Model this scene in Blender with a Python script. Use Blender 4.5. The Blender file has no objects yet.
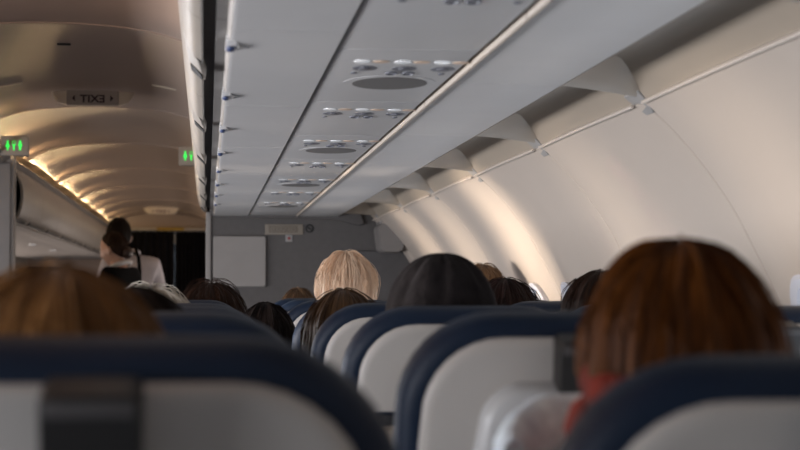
import bpy, bmesh, math, random
from mathutils import Vector, Matrix, noise
PI = math.pi
R = math.radians
scn = bpy.context.scene
COL = scn.collection

# ------------------------------------------------------------------ camera
CX, CZ, F = 0.55, 1.20, 1680.0            # eye: beside the aisle seat, focal length in pixels of an 800 wide frame
PITCH = math.atan(68.0 / F)
YAW = math.atan(193.0 / F * math.cos(PITCH))
cam_d = bpy.data.cameras.new('camera')
cam = bpy.data.objects.new('camera', cam_d)
COL.objects.link(cam)
cam.location = (CX, 0, CZ)
cam.rotation_euler = (PI / 2 + PITCH, 0, -YAW)
cam_d.sensor_width = 36.0
cam_d.lens = F / 800.0 * 36.0
cam_d.clip_start = 0.05
cam_d.dof.use_dof = True
cam_d.dof.focus_distance = 4.7
cam_d.dof.aperture_fstop = 6.2
scn.camera = cam
_rt = Vector((math.cos(YAW), -math.sin(YAW), 0))
_up = Vector((-math.sin(YAW) * math.sin(PITCH), -math.cos(YAW) * math.sin(PITCH), math.cos(PITCH)))
_fw = Vector((math.sin(YAW) * math.cos(PITCH), math.cos(YAW) * math.cos(PITCH), math.sin(PITCH)))


def at(px, py, Y):
    """the point of the cabin at distance Y ahead that the photograph shows at this pixel"""
    d = _fw + _rt * ((px - 400) / F) + _up * ((225 - py) / F)
    return Vector((CX, 0, CZ)) + d * (Y / d.y)


# ------------------------------------------------------------------ world, large lights, exposure
w = bpy.data.worlds.new('world')
scn.world = w
w.use_nodes = True
w.node_tree.nodes['Background'].inputs[0].default_value = (0.62, 0.72, 0.85, 1)
w.node_tree.nodes['Background'].inputs[1].default_value = 0.12
scn.view_settings.view_transform = 'Standard'
scn.view_settings.look = 'None'
scn.view_settings.gamma = 1.0
scn.view_settings.use_curve_mapping = False
scn.view_settings.exposure = 1.2


def area(name, loc, target, sx, sy, power, color, spread=180):
    l = bpy.data.lights.new(name, 'AREA')
    l.shape = 'RECTANGLE'
    l.size, l.size_y = sx, sy
    l.energy = power
    l.color = color
    l.spread = R(spread)
    o = bpy.data.objects.new(name, l)
    COL.objects.link(o)
    o.location = loc
    o.rotation_euler = (Vector(target) - Vector(loc)).to_track_quat('-Z', 'X').to_euler()
    return o


# daylight through the row of windows on the left and on the right of the cabin
area('daylight_left_windows', (-1.70, 3.8, 1.08), (0.6, 3.8, 1.40), 0.34, 8.6, 118, (0.93, 0.94, 1.0))
area('daylight_right_windows', (1.70, 4.6, 1.00), (0.6, 4.6, 1.25), 0.30, 7.0, 7, (0.80, 0.88, 1.0))
area('daylight_forward_windows', (-1.70, 14.5, 1.08), (0.6, 14.5, 1.3), 0.34, 8.0, 18, (1.0, 0.80, 0.68))
area('daylight_forward_right_windows', (1.70, 14.5, 1.08), (0.6, 14.5, 1.35), 0.34, 8.0, 16, (1.0, 0.83, 0.72))
area('aisle_wash_forward_right', (0.56, 14.5, 1.985), (0.1, 14.5, 2.15), 0.05, 11.5, 1.9, (1.0, 0.76, 0.5))
# indirect aisle lighting of the near cabin
area('aisle_wash', (-0.56, 3.0, 1.985), (0.1, 3.0, 2.15), 0.05, 5.4, 3.4, (1.0, 0.75, 0.60))
area('aisle_wash_right', (0.56, 3.0, 1.985), (0.1, 3.0, 2.15), 0.05, 5.4, 2.6, (1.0, 0.75, 0.60))
# low sun reflected up through single windows on the left on to the far sidewall
for yb_, pw_, wd_ in ((5.60, 0.95, 0.20), (6.75, 0.5, 0.22), (7.75, 0.5, 0.22), (4.15, 0.22, 0.26), (2.9, 0.2, 0.3)):
    area('sun_through_window', (-1.66, yb_ - 0.25, 1.12), (1.6, yb_ + 0.05, 1.37), 0.30, wd_, pw_, (1.0, 0.84, 0.68), 16)


# ------------------------------------------------------------------ materials
def mat(name, c, rough=0.5, var=0.06, scale=12.0, bump=0.0, metal=0.0, emit=None, es=0.0, sheen=0.0, bscale=None, coat=0.0):
    m = bpy.data.materials.new(name)
    m.use_nodes = True
    nt = m.node_tree
    b = nt.nodes['Principled BSDF']
    b.inputs['Roughness'].default_value = rough
    b.inputs['Metallic'].default_value = metal
    if sheen:
        b.inputs['Sheen Weight'].default_value = sheen
    if coat:
        b.inputs['Coat Weight'].default_value = coat
        b.inputs['Coat Roughness'].default_value = 0.25
    tc = nt.nodes.new('ShaderNodeTexCoord')
    n = nt.nodes.new('ShaderNodeTexNoise')
    n.inputs['Scale'].default_value = scale
    n.inputs['Detail'].default_value = 4
    nt.links.new(tc.outputs['Object'], n.inputs['Vector'])
    r = nt.nodes.new('ShaderNodeValToRGB')
    r.color_ramp.elements[0].color = tuple(max(0, x * (1 - var)) for x in c) + (1,)
    r.color_ramp.elements[1].color = tuple(min(1, x * (1 + var)) for x in c) + (1,)
    r.color_ramp.elements[0].position = 0.3
    r.color_ramp.elements[1].position = 0.7
    nt.links.new(n.outputs['Fac'], r.inputs['Fac'])
    nt.links.new(r.outputs['Color'], b.inputs['Base Color'])
    if bump:
        n2 = nt.nodes.new('ShaderNodeTexNoise')
        n2.inputs['Scale'].default_value = bscale or scale * 12
        n2.inputs['Detail'].default_value = 3
        nt.links.new(tc.outputs['Object'], n2.inputs['Vector'])
        bp = nt.nodes.new('ShaderNodeBump')
        bp.inputs['Strength'].default_value = bump
        bp.inputs['Distance'].default_value = 0.01
        nt.links.new(n2.outputs['Fac'], bp.inputs['Height'])
        nt.links.new(bp.outputs['Normal'], b.inputs['Normal'])
    if emit:
        b.inputs['Emission Color'].default_value = tuple(emit) + (1,)
        b.inputs['Emission Strength'].default_value = es
    return m


def hair_mat(name, c1, c2, rough=0.5, spec=0.22):
    m = bpy.data.materials.new(name)
    m.use_nodes = True
    nt = m.node_tree
    b = nt.nodes['Principled BSDF']
    b.inputs['Roughness'].default_value = rough
    b.inputs['Specular IOR Level'].default_value = spec
    uv = nt.nodes.new('ShaderNodeUVMap')
    mp = nt.nodes.new('ShaderNodeMapping')
    mp.inputs['Scale'].default_value = (70, 1.6, 1)
    n = nt.nodes.new('ShaderNodeTexNoise')
    n.inputs['Scale'].default_value = 1.0
    n.inputs['Detail'].default_value = 5
    n.inputs['Roughness'].default_value = 0.65
    r = nt.nodes.new('ShaderNodeValToRGB')
    r.color_ramp.elements[0].color = tuple(c1) + (1,)
    r.color_ramp.elements[1].color = tuple(c2) + (1,)
    r.color_ramp.elements[0].position = 0.35
    r.color_ramp.elements[1].position = 0.68
    bp = nt.nodes.new('ShaderNodeBump')
    bp.inputs['Strength'].default_value = 0.6
    bp.inputs['Distance'].default_value = 0.006
    nt.links.new(uv.outputs['UV'], mp.inputs['Vector'])
    nt.links.new(mp.outputs['Vector'], n.inputs['Vector'])
    nt.links.new(n.outputs['Fac'], r.inputs['Fac'])
    nt.links.new(r.outputs['Color'], b.inputs['Base Color'])
    nt.links.new(n.outputs['Fac'], bp.inputs['Height'])
    nt.links.new(bp.outputs['Normal'], b.inputs['Normal'])
    return m


M = {}
M['panel'] = mat('cabin_panel_plastic', (0.56, 0.55, 0.54), 0.52, 0.02, 6)
M['psu'] = mat('service_panel_plastic', (0.53, 0.525, 0.52), 0.40, 0.02, 6)
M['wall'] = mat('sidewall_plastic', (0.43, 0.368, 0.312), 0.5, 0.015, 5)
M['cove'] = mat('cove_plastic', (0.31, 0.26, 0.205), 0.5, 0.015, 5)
M['bin'] = mat('bin_door_plastic', (0.31, 0.275, 0.235), 0.4, 0.02, 5)
M['ceil'] = mat('ceiling_panel_plastic', (0.42, 0.325, 0.272), 0.36, 0.02, 5)
M['rail'] = mat('rail_plastic', (0.45, 0.385, 0.32), 0.4, 0.02, 8)
M['edge'] = mat('bin_edge_plastic', (0.27, 0.235, 0.20), 0.5, 0.02, 8)
M['dark'] = mat('dark_gap', (0.018, 0.017, 0.017), 0.7, 0.1, 20)
M['gap'] = mat('bin_gap_seal', (0.07, 0.065, 0.065), 0.6, 0.1, 20)
M['clip'] = mat('grey_clip_plastic', (0.25, 0.24, 0.23), 0.5, 0.04, 20)
M['bulk'] = mat('bulkhead_laminate', (0.088, 0.081, 0.078), 0.6, 0.05, 30, 0.05)
M['bulkpanel'] = mat('pale_panel_plastic', (0.24, 0.222, 0.208), 0.5, 0.03, 10)
M['partition'] = mat('partition_laminate', (0.21, 0.19, 0.175), 0.5, 0.04, 9)
M['floor'] = mat('cabin_carpet', (0.045, 0.05, 0.065), 0.95, 0.25, 60, 0.3)
M['navy'] = mat('navy_leather', (0.0035, 0.0125, 0.033), 0.52, 0.12, 9, 0.10, bscale=240)
M['shell'] = mat('seat_shell_plastic', (0.50, 0.475, 0.445), 0.42, 0.03, 9, 0.03, bscale=300)
M['hump'] = mat('seat_pocket_plastic', (0.46, 0.46, 0.46), 0.36, 0.03, 9)
M['tray'] = mat('tray_plastic', (0.33, 0.275, 0.22), 0.5, 0.04, 9)
M['latch'] = mat('dark_latch_plastic', (0.016, 0.014, 0.013), 0.45, 0.1, 30)
M['pocket'] = mat('pocket_net_fabric', (0.022, 0.022, 0.025), 0.9, 0.2, 60, 0.2)
M['metal'] = mat('brushed_metal', (0.5, 0.5, 0.5), 0.3, 0.05, 30, 0, 0.9)
M['vent'] = mat('vent_dark_plastic', (0.15, 0.155, 0.18), 0.4, 0.1, 50)
M['grille'] = mat('speaker_grille_mesh', (0.125, 0.118, 0.112), 0.7, 0.1, 300)
M['lens'] = mat('reading_lens', (0.92, 0.93, 0.95), 0.15, 0.02, 50, coat=0.5, emit=(0.9, 0.95, 1.0), es=0.12)  # slight emission stands in for bright reflections on the lens
M['button'] = mat('call_button_plastic', (0.74, 0.56, 0.42), 0.35, 0.04, 50)
M['blue'] = mat('blue_marker_plastic', (0.05, 0.075, 0.17), 0.4, 0.1, 50)
M['white'] = mat('white_plastic', (0.70, 0.69, 0.68), 0.4, 0.03, 20)
M['sign'] = mat('sign_face', (0.40, 0.335, 0.28), 0.45, 0.03, 20)
M['signletter'] = mat('exit_letter_paint', (0.035, 0.010, 0.012), 0.5, 0.1, 50)
M['farletter'] = mat('far_exit_letter_paint', (0.12, 0.02, 0.035), 0.5, 0.1, 50)
M['wing'] = mat('sign_wing_plastic', (0.72, 0.62, 0.49), 0.4, 0.03, 20)
M['lavface'] = mat('lavatory_sign_face', (0.27, 0.225, 0.18), 0.5, 0.05, 20)
M['green'] = mat('green_backlit_figure', (0.02, 0.5, 0.06), 0.5, 0.02, 20, emit=(0.03, 1.0, 0.10), es=0.5)
M['lamp'] = mat('cove_lamp_diffuser', (0.9, 0.8, 0.6), 0.5, 0.02, 20, emit=(1.0, 0.72, 0.36), es=0.6)
M['placard'] = mat('placard_print', (0.20, 0.17, 0.135), 0.6, 0.05, 30)
M['ink'] = mat('placard_ink', (0.09, 0.07, 0.055), 0.7, 0.1, 50)
M['black'] = mat('black_print', (0.015, 0.014, 0.014), 0.6, 0.1, 50)
M['red'] = mat('red_print', (0.22, 0.02, 0.02), 0.5, 0.1, 50)
M['curtain'] = mat('charcoal_curtain_cloth', (0.011, 0.010, 0.012), 0.9, 0.25, 14, 0.2)
M['yellow'] = mat('yellow_strip', (0.42, 0.26, 0.035), 0.6, 0.15, 40)
M['skin'] = mat('skin', (0.55, 0.33, 0.24), 0.5, 0.06, 20, 0.03)
M['scalp'] = mat('pale_pink_skin', (0.68, 0.42, 0.34), 0.5, 0.06, 20, 0.03)
M['eye'] = mat('eye_white', (0.75, 0.73, 0.7), 0.2, 0.03, 30)
M['shirt'] = mat('lilac_grey_shirt_cloth', (0.50, 0.47, 0.49), 0.85, 0.05, 30, 0.1)
M['jacket'] = mat('black_jacket_cloth', (0.004, 0.004, 0.004), 0.9, 0.1, 30, 0.1)
M['collar'] = mat('white_collar_cloth', (0.62, 0.60, 0.58), 0.8, 0.03, 30)
M['hood'] = mat('charcoal_hood_fleece', (0.013, 0.011, 0.0115), 0.95, 0.35, 26, 0.4, bscale=60)
M['jumper'] = mat('dark_jumper_knit', (0.05, 0.045, 0.05), 0.95, 0.15, 50, 0.2)
M['knit'] = mat('pale_blue_grey_knit', (0.70, 0.78, 0.88), 0.9, 0.22, 45, 0.5, bscale=90)
M['scarf'] = mat('orange_red_scarf_wool', (0.17, 0.016, 0.006), 0.9, 0.6, 26, 0.5, bscale=80)
M['pane'] = mat('window_shade_plastic', (0.68, 0.67, 0.66), 0.35, 0.02, 8)
M['frame'] = mat('window_frame_plastic', (0.46, 0.46, 0.50), 0.4, 0.02, 8)
M['crew'] = mat('crew_unit_plastic', (0.17, 0.155, 0.145), 0.45, 0.03, 12)


for k_, v_ in (('jacket', 0.08), ('hood', 0.1), ('curtain', 0.1), ('navy', 0.32), ('bulk', 0.3), ('jumper', 0.1)):
    M[k_].node_tree.nodes['Principled BSDF'].inputs['Specular IOR Level'].default_value = v_


# ------------------------------------------------------------------ mesh helpers
class MB:
    def __init__(s):
        s.v, s.f, s.uv = [], [], None

    def add(s, vs, fs):
        b = len(s.v)
        s.v += [tuple(p) for p in vs]
        s.f += [tuple(i + b for i in f) for f in fs]
        return s

    def box(s, x0, x1, y0, y1, z0, z1):
        vs = [(x, y, z) for x in (x0, x1) for y in (y0, y1) for z in (z0, z1)]
        return s.add(vs, [(0, 1, 3, 2), (4, 6, 7, 5), (0, 4, 5, 1), (2, 3, 7, 6), (0, 2, 6, 4), (1, 5, 7, 3)])

    def loft(s, rings, closed=True, cap=True):
        n = len(rings[0])
        vs = [p for r in rings for p in r]
        fs = []
        for i in range(len(rings) - 1):
            for j in range(n if closed else n - 1):
                k = (j + 1) % n
                fs.append((i * n + j, i * n + k, (i + 1) * n + k, (i + 1) * n + j))
        if cap:
            fs.append(tuple(range(n - 1, -1, -1)))
            fs.append(tuple((len(rings) - 1) * n + j for j in range(n)))
        return s.add(vs, fs)

    def sweep(s, prof, y0, y1, closed=False, n=1):
        """an XZ profile carried along Y"""
        rings = [[(x, y0 + (y1 - y0) * i / n, z) for x, z in prof] for i in range(n + 1)]
        return s.loft(rings, closed, closed)

    def tube(s, pts, r, seg=8, cap=True):
        pts = [Vector(p) for p in pts]
        rings = []
        rr = r if isinstance(r, (list, tuple)) else [r] * len(pts)
        up = Vector((0, 0, 1))
        for i, p in enumerate(pts):
            t = (pts[min(i + 1, len(pts) - 1)] - pts[max(i - 1, 0)]).normalized()
            a = up if abs(t.dot(up)) < 0.95 else Vector((1, 0, 0))
            u = t.cross(a).normalized()
            v = t.cross(u).normalized()
            rings.append([p + (u * math.cos(2 * PI * k / seg) + v * math.sin(2 * PI * k / seg)) * rr[i] for k in range(seg)])
        return s.loft(rings, True, cap)

    def ellipsoid(s, c, rx, ry, rz, nu=16, nv=10):
        vs, fs = [], []
        for i in range(nv + 1):
            t = PI * i / nv
            for j in range(nu):
                a = 2 * PI * j / nu
                vs.append((c[0] + rx * math.sin(t) * math.cos(a), c[1] + ry * math.sin(t) * math.sin(a), c[2] + rz * math.cos(t)))
        for i in range(nv):
            for j in range(nu):
                k = (j + 1) % nu
                fs.append((i * nu + j, (i + 1) * nu + j, (i + 1) * nu + k, i * nu + k))
        return s.add(vs, fs)

    def disc(s, c, rx, ry, h, seg=24, z_axis=True):
        """an elliptical pad of height h, hanging below (h < 0) or above c"""
        rings = []
        for (k, hh) in ((1.0, 0), (1.0, h * 0.6), (0.88, h)):
            rings.append([(c[0] + rx * k * math.cos(2 * PI * j / seg), c[1] + ry * k * math.sin(2 * PI * j / seg), c[2] + hh) for j in range(seg)])
        return s.loft(rings)

    def ring(s, c, R0, r, ky=1.0, seg=28, ms=6):
        rings = []
        for i in range(seg + 1):
            a = 2 * PI * i / seg
            rings.append([(c[0] + (R0 + r * math.cos(b)) * math.cos(a), c[1] + (R0 * ky + r * math.cos(b)) * math.sin(a), c[2] + r * math.sin(b)) for b in [2 * PI * k / ms for k in range(ms)]])
        return s.loft(rings, True, False)

    def xf(s, m):
        s.v = [tuple(m @ Vector(p)) for p in s.v]
        return s

    def build(s, name, m=None, parent=None, smooth=True, bevel=0.0, sub=0, kind=None, angle=40):
        me = bpy.data.meshes.new(name)
        me.from_pydata(s.v, [], s.f)
        bm = bmesh.new()
        bm.from_mesh(me)
        bmesh.ops.remove_doubles(bm, verts=bm.verts, dist=1e-5)
        bmesh.ops.recalc_face_normals(bm, faces=bm.faces)
        if bevel:
            es = [e for e in bm.edges if len(e.link_faces) == 2 and e.calc_face_angle(0) > R(35)]
            bmesh.ops.bevel(bm, geom=es, offset=bevel, segments=3, profile=0.6, affect='EDGES', clamp_overlap=True)
        bm.to_mesh(me)
        bm.free()
        return finish(name, me, m, parent, smooth, kind, sub, angle)


def finish(name, me, m, parent=None, smooth=True, kind=None, sub=0, angle=40):
    if smooth:
        me.shade_smooth()
        me.set_sharp_from_angle(angle=R(angle))
    if m:
        me.materials.append(m)
    o = bpy.data.objects.new(name, me)
    COL.objects.link(o)
    if parent:
        o.parent = parent
    if sub:
        sm = o.modifiers.new('sub', 'SUBSURF')
        sm.levels = sm.render_levels = sub
    if kind:
        o['kind'] = kind
    return o


def struct(o):
    o['kind'] = 'structure'
    return o


def thing(name, label, cat, loc=(0, 0, 0), rz=0.0, group=None):
    o = bpy.data.objects.new(name, None)
    o.empty_display_size = 0.1
    COL.objects.link(o)
    o.location = loc
    o.rotation_euler = (0, 0, rz)
    return tag(o, label, cat, group)


def tag(o, label, cat, group=None):
    o['label'] = label
    o['category'] = cat
    if group:
        o['group'] = group
    return o


def dup(root, loc, label, group=None, rz=None, scale=None):
    r = root.copy()
    COL.objects.link(r)
    r.location = loc
    if rz is not None:
        r.rotation_euler = (0, 0, rz)
    if scale:
        r.scale = scale
    r['label'] = label
    if group:
        r['group'] = group
    for ch in list(root.children):
        c = ch.copy()
        COL.objects.link(c)
        c.parent = r
        for g in ch.children:
            d = g.copy()
            COL.objects.link(d)
            d.parent = c
    return r


def rrect(w0, w1, h, r, n=8, rb=None):
    """outline (u, v): bottom edge at v = 0 of width w0, top at v = h of width w1, top corner radius r"""
    rb = r if rb is None else rb
    pts = []

    def arc(cx, cy, r, a0, a1):
        for i in range(n + 1):
            a = R(a0 + (a1 - a0) * i / n)
            pts.append((cx + r * math.cos(a), cy + r * math.sin(a)))
    arc(w0 / 2 - rb, rb, rb, -90, 0)
    arc(w1 / 2 - r, h - r, r, 0, 90)
    arc(-w1 / 2 + r, h - r, r, 90, 180)
    arc(-w0 / 2 + rb, rb, rb, 180, 270)
    return pts


# ================================================================== STRUCTURE
Y0, Y1 = -1.2, 20.9
BIN0, BINP, NB = 1.555, 1.05, 7
YB = BIN0 + BINP * NB                      # bulkhead
H = 0.407
ZB = CZ + H                                # underside of the right bins
X = lambda off: CX + off


def ceil_z(x):
    return 2.145 - 0.20 * x * x - 1.6 * x ** 6


fl = MB().box(-1.85, 1.85, Y0, Y1, -0.06, 0.0).build('floor', M['floor'])
struct(fl)

# ceiling: dished panels over the aisle, each with a lip at its forward end
joints = [-1.2, 0.8, 3.3, 5.95, 8.6, 10.7, 12.85, 15.0, 17.1, 19.2, 20.9]
for i in range(len(joints) - 1):
    a, b = joints[i], joints[i + 1]
    g = MB()
    rings = []
    ny = 12
    for j in range(ny + 1):
        t = j / ny
        y = a + (b - a) * t
        lift = 0.030 * math.sin(PI * min(1, t * 1.02)) ** 0.7 if 0 < t < 1 else 0
        rings.append([(x, y, ceil_z(x) + lift * (1 - (x / 0.62) ** 2 * 0.6)) for x in [(-0.57 + 1.14 * k / 20) for k in range(21)]])
    # turned-up lip closing the far edge
    rings.insert(0, [(x, a, ceil_z(x) + 0.06) for x in [(-0.57 + 1.14 * k / 20) for k in range(21)]])
    rings.append([(x, b - 0.004, ceil_z(x) + 0.06) for x in [(-0.57 + 1.14 * k / 20) for k in range(21)]])
    g.loft(rings, False, False)
    struct(g.build('ceiling', M['ceil'], angle=50))
    g = MB()
    g.sweep([(x, ceil_z(x) - 0.003) for x in [(-0.57 + 1.14 * k / 20) for k in range(21)]] +
            [(x, ceil_z(x) + 0.02) for x in [(0.57 - 1.14 * k / 20) for k in range(21)]], b - 0.018, b + 0.006, closed=True)
    struct(g.build('trim_ceiling_joint', M['ceil']))
# crown shell above the bins so that the cabin is closed
struct(MB().sweep([(-1.62, 1.60), (-1.45, 1.85), (-1.1, 2.1), (-0.6, 2.25), (0, 2.30), (0.6, 2.25), (1.1, 2.1), (1.45, 1.85), (1.62, 1.60)], Y0, Y1).build('ceiling_crown', M['ceil']))
# cove rails along both sides of the ceiling
for sx in (-1, 1):
    g = MB().sweep([(sx * 0.546, 1.962), (sx * 0.552, 1.969), (sx * 0.625, 1.925), (sx * 0.622, 1.918), (sx * 0.590, 1.928)], Y0, Y1, closed=True)
    struct(g.build('trim_cove_rail', M['partition']))

# right sidewall: one curved panel per bay, rounded at its upper corners
WB0, WP = 3.337 - 1.066 * 2, 1.066
wprof = [(1.42, 1.588), (1.470, 1.545), (1.535, 1.474), (1.60, 1.385), (1.652, 1.29), (1.70, 1.19), (1.745, 1.06), (1.785, 0.9), (1.802, 0.72), (1.80, 0.5), (1.76, 0.25), (1.70, 0.02)]


def wall_pt(s):
    """point on the sidewall profile at parameter 0..1 (smooth)"""
    t = s * (len(wprof) - 1)
    i = min(int(t), len(wprof) - 2)
    f = t - i
    p = [Vector(wprof[max(0, min(len(wprof) - 1, k))]) for k in (i - 1, i, i + 1, i + 2)]
    return 0.5 * ((2 * p[1]) + (-p[0] + p[2]) * f + (2 * p[0] - 5 * p[1] + 4 * p[2] - p[3]) * f * f + (-p[0] + 3 * p[1] - 3 * p[2] + p[3]) * f ** 3)


bays = []
k = -2
while WB0 + WP * k < YB - 0.01:
    bays.append(WB0 + WP * k)
    k += 1
for nb, ya in enumerate(bays):
    yb = min(ya + WP, YB)
    g = MB()
    ns = 44
    tt = [0, .002, .004, .007, .011, .016, .022, .03, .04, .055, .08, .14, .2, .3, .4, .5, .6, .7, .8, .86, .92, .945, .96, .97, .978, .984, .989, .993, .996, .998, 1]
    ny = len(tt) - 1
    gap = 0.0028
    rings = []
    for i in range(ns + 1):
        s = i / ns
        p = wall_pt(s)
        row = []
        for j in range(ny + 1):
            t = tt[j]
            y = ya + gap + (yb - ya - 2 * gap) * t
            # rounded upper corners
            c = 0.055 if t < 0.5 else 0.03
            d = min(t, 1 - t) * (yb - ya)
            cut = 0.0
            if d < c:
                cut = c - math.sqrt(max(0, c * c - (c - d) ** 2))
            q = wall_pt(min(1, s + max(0.0, 1 - s * 6) * cut * 0.52)) if cut else p
            # each panel is pressed out slightly between its joints
            bul = 0.010 * (1 - abs(2 * t - 1) ** 3)
            e = 0.004 * (1 - min(1, d / 0.006)) ** 2
            row.append((q.x + 0.012 - bul + e, y, q.y))
        rings.append(row)
    g.loft(rings, False, False)
    # upper lip
    lip = [(x - 0.0, y, z) for x, y, z in rings[0]]
    g.loft([lip, [(x + 0.006, y, z + 0.008) for x, y, z in lip], [(x + 0.05, y, z + 0.006) for x, y, z in lip]], False, False)
    struct(g.build('wall_right', M['wall'], angle=60))
    struct(MB().tube([(1.425, ya + 0.055, 1.586), (1.421, (ya + yb) / 2, 1.586), (1.425, yb - 0.025, 1.586)], 0.0042, 8).build('trim_wall_lip', M['wall']))
struct(MB().sweep([(p[0] + 0.03, p[1]) for p in wprof] + [(p[0] + 0.05, p[1]) for p in reversed(wprof)], Y0, YB, closed=True).build('wall_right_backing', M['gap']))

# cove between the bins and the sidewall
cp = [(X(0.690), ZB - 0.001), (X(0.691), ZB + 0.026), (X(0.70), ZB + 0.042), (X(0.735), ZB + 0.056), (X(0.78), ZB + 0.060), (X(0.808), ZB + 0.054), (X(0.826), ZB + 0.042), (X(0.86), ZB + 0.012), (X(0.885), ZB - 0.016), (X(0.90), ZB - 0.034)]


def cove_z(o):
    for (xa, za), (xb, zb) in zip(cp[1:], cp[2:]):
        if X(o) <= xb:
            return za + (zb - za) * max(0, (X(o) - xa)) / (xb - xa)
    return cp[-1][1]


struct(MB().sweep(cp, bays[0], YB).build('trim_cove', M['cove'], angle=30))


def window_frame(y):
    """an oval cabin window let into the sidewall around y"""
    o = rrect(0.25, 0.25, 0.36, 0.115, 8)
    i = rrect(0.205, 0.205, 0.315, 0.095, 8)

    def on(u, v, out):
        z = 0.875 + v
        for q in range(60):
            p = wall_pt(q / 60)
            if p.y <= z:
                break
        s0, s1 = wall_pt((q - 1) / 60), p
        f = (s0.y - z) / max(1e-6, s0.y - s1.y)
        return (s0.x + (s1.x - s0.x) * f - out, y + u, z)
    fr = MB().loft([[on(u, v, -0.01) for u, v in o], [on(u, v, 0.012) for u, v in o], [on(u * 0.95, 0.1575 + 0.0225 + (v - 0.18) * 0.95, 0.017) for u, v in o],
                    [on(u, v + 0.0225, 0.012) for u, v in i], [on(u, v + 0.0225, -0.004) for u, v in i]], True, False)
    f = struct(fr.build('window_%d' % (len([q for q in bpy.data.objects if q.name.startswith('window_')]) // 2 + 1), M['frame']))
    pn = MB().loft([[on(u * 1.02, v + 0.0225, -0.003) for u, v in i], [on(u * 0.5, 0.18 + (v + 0.0225 - 0.18) * 0.5, -0.001) for u, v in i]], True, False)
    pts = [on(u * 0.5, 0.18 + (v + 0.0225 - 0.18) * 0.5, -0.001) for u, v in i]
    pn.add(pts, [tuple(range(len(pts)))])
    pn.build('window_shade', M['pane'], f)


for yw in [3.09 + 0.533 * q for q in range(11)]:
    window_frame(yw)

struct(MB().sweep([(-0.545, 1.624), (-0.52, 1.64), (-0.495, 1.745), (-0.53, 1.88), (-0.60, 1.93), (-1.4, 1.95), (-1.62, 1.60), (-1.2, 1.61)], Y0, 8.0, closed=True).build('left_bins_unseen', M['bin'], angle=50))  # near left bins as one unseen block, added to keep daylight off the ceiling
# left sidewall with its windows open to the daylight
g = MB()
cells = []
ysteps = []
y = Y0
while y < Y1 - 0.01:
    ysteps += [y, y + 0.28]
    y += 0.533
ysteps.append(Y1)
prof = [(1.60, 1.62), (1.60, 1.385), (1.655, 1.26), (1.76, 0.93), (1.80, 0.72), (1.70, 0.0)]
for a in range(len(ysteps) - 1):
    for b in range(len(prof) - 1):
        if b == 2 and a % 2 == 0:
            continue
        p, q = prof[b], prof[b + 1]
        ya, yb = ysteps[a], ysteps[a + 1]
        g.add([(-p[0], ya, p[1]), (-p[0], yb, p[1]), (-q[0], yb, q[1]), (-q[0], ya, q[1])], [(0, 1, 2, 3)])
struct(g.build('wall_left', M['wall'], smooth=False))

# bulkhead at the end of the right-hand block of seats
bk = MB().box(X(-0.004), 1.80, YB, YB + 0.05, 0.0, 2.2)
struct(bk.build('wall_bulkhead', M['bulk'], smooth=False))
struct(MB().box(X(-0.008), X(0.020), YB - 0.012, YB + 0.07, 0, ZB + 0.02).build('trim_bulkhead_post', M['bulkpanel'], bevel=0.006))
struct(MB().sweep([(X(0.02), ZB + 0.004), (X(0.05), ZB - 0.010), (X(0.46), ZB - 0.012), (X(0.66), ZB - 0.018), (X(0.80), ZB - 0.05), (X(0.83), ZB - 0.04), (X(0.80), ZB + 0.05), (X(0.02), ZB + 0.05)], YB - 0.03, YB - 0.001, closed=True).build('trim_bulkhead_header', M['bulk'], bevel=0.008))

# partition on the left, behind the sign with the green figures
pt = MB().box(-1.79, -0.53, 9.6, 9.72, 0.0, 2.02)
struct(pt.build('wall_partition', M['partition'], bevel=0.008))
struct(MB().box(-0.66, -0.545, 9.585, 9.602, 0.25, 1.93).build('trim_partition_panel', M['partition'], bevel=0.012))

# forward end: curtain opening
g = MB()
g.box(-1.8, -0.62, 20.6, 20.66, 0, 2.3).box(0.62, 1.8, 20.6, 20.66, 0, 2.3).box(-0.62, 0.62, 20.6, 20.66, 1.955, 2.3)
struct(g.build('wall_front', M['ceil'], smooth=False))
struct(MB().box(-0.62, 0.62, 20.5, 20.6, 1.955, 1.992).build('trim_curtain_rail', M['rail'], bevel=0.008))

# ================================================================== RIGHT OVERHEAD BINS
bin_words = ['nearest, cut by the picture top', 'second from the camera', 'third from the camera', 'fourth from the camera', 'fifth from the camera', 'second from the bulkhead', 'touching the dark bulkhead']


def curve_prof(pts, n=4):
    out = []
    P = [Vector(p) for p in pts]
    for i in range(len(P) - 1):
        p = [P[max(0, min(len(P) - 1, q))] for q in (i - 1, i, i + 1, i + 2)]
        for j in range(n):
            f = j / n
            out.append(tuple(0.5 * ((2 * p[1]) + (-p[0] + p[2]) * f + (2 * p[0] - 5 * p[1] + 4 * p[2] - p[3]) * f * f + (-p[0] + 3 * p[1] - 3 * p[2] + p[3]) * f ** 3)))
    out.append(tuple(P[-1]))
    return out


door_out = curve_prof([(-0.012, 0.424), (-0.030, 0.438), (-0.046, 0.480), (-0.056, 0.545), (-0.050, 0.61), (-0.020, 0.68), (0.02, 0.735)], 4)


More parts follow.
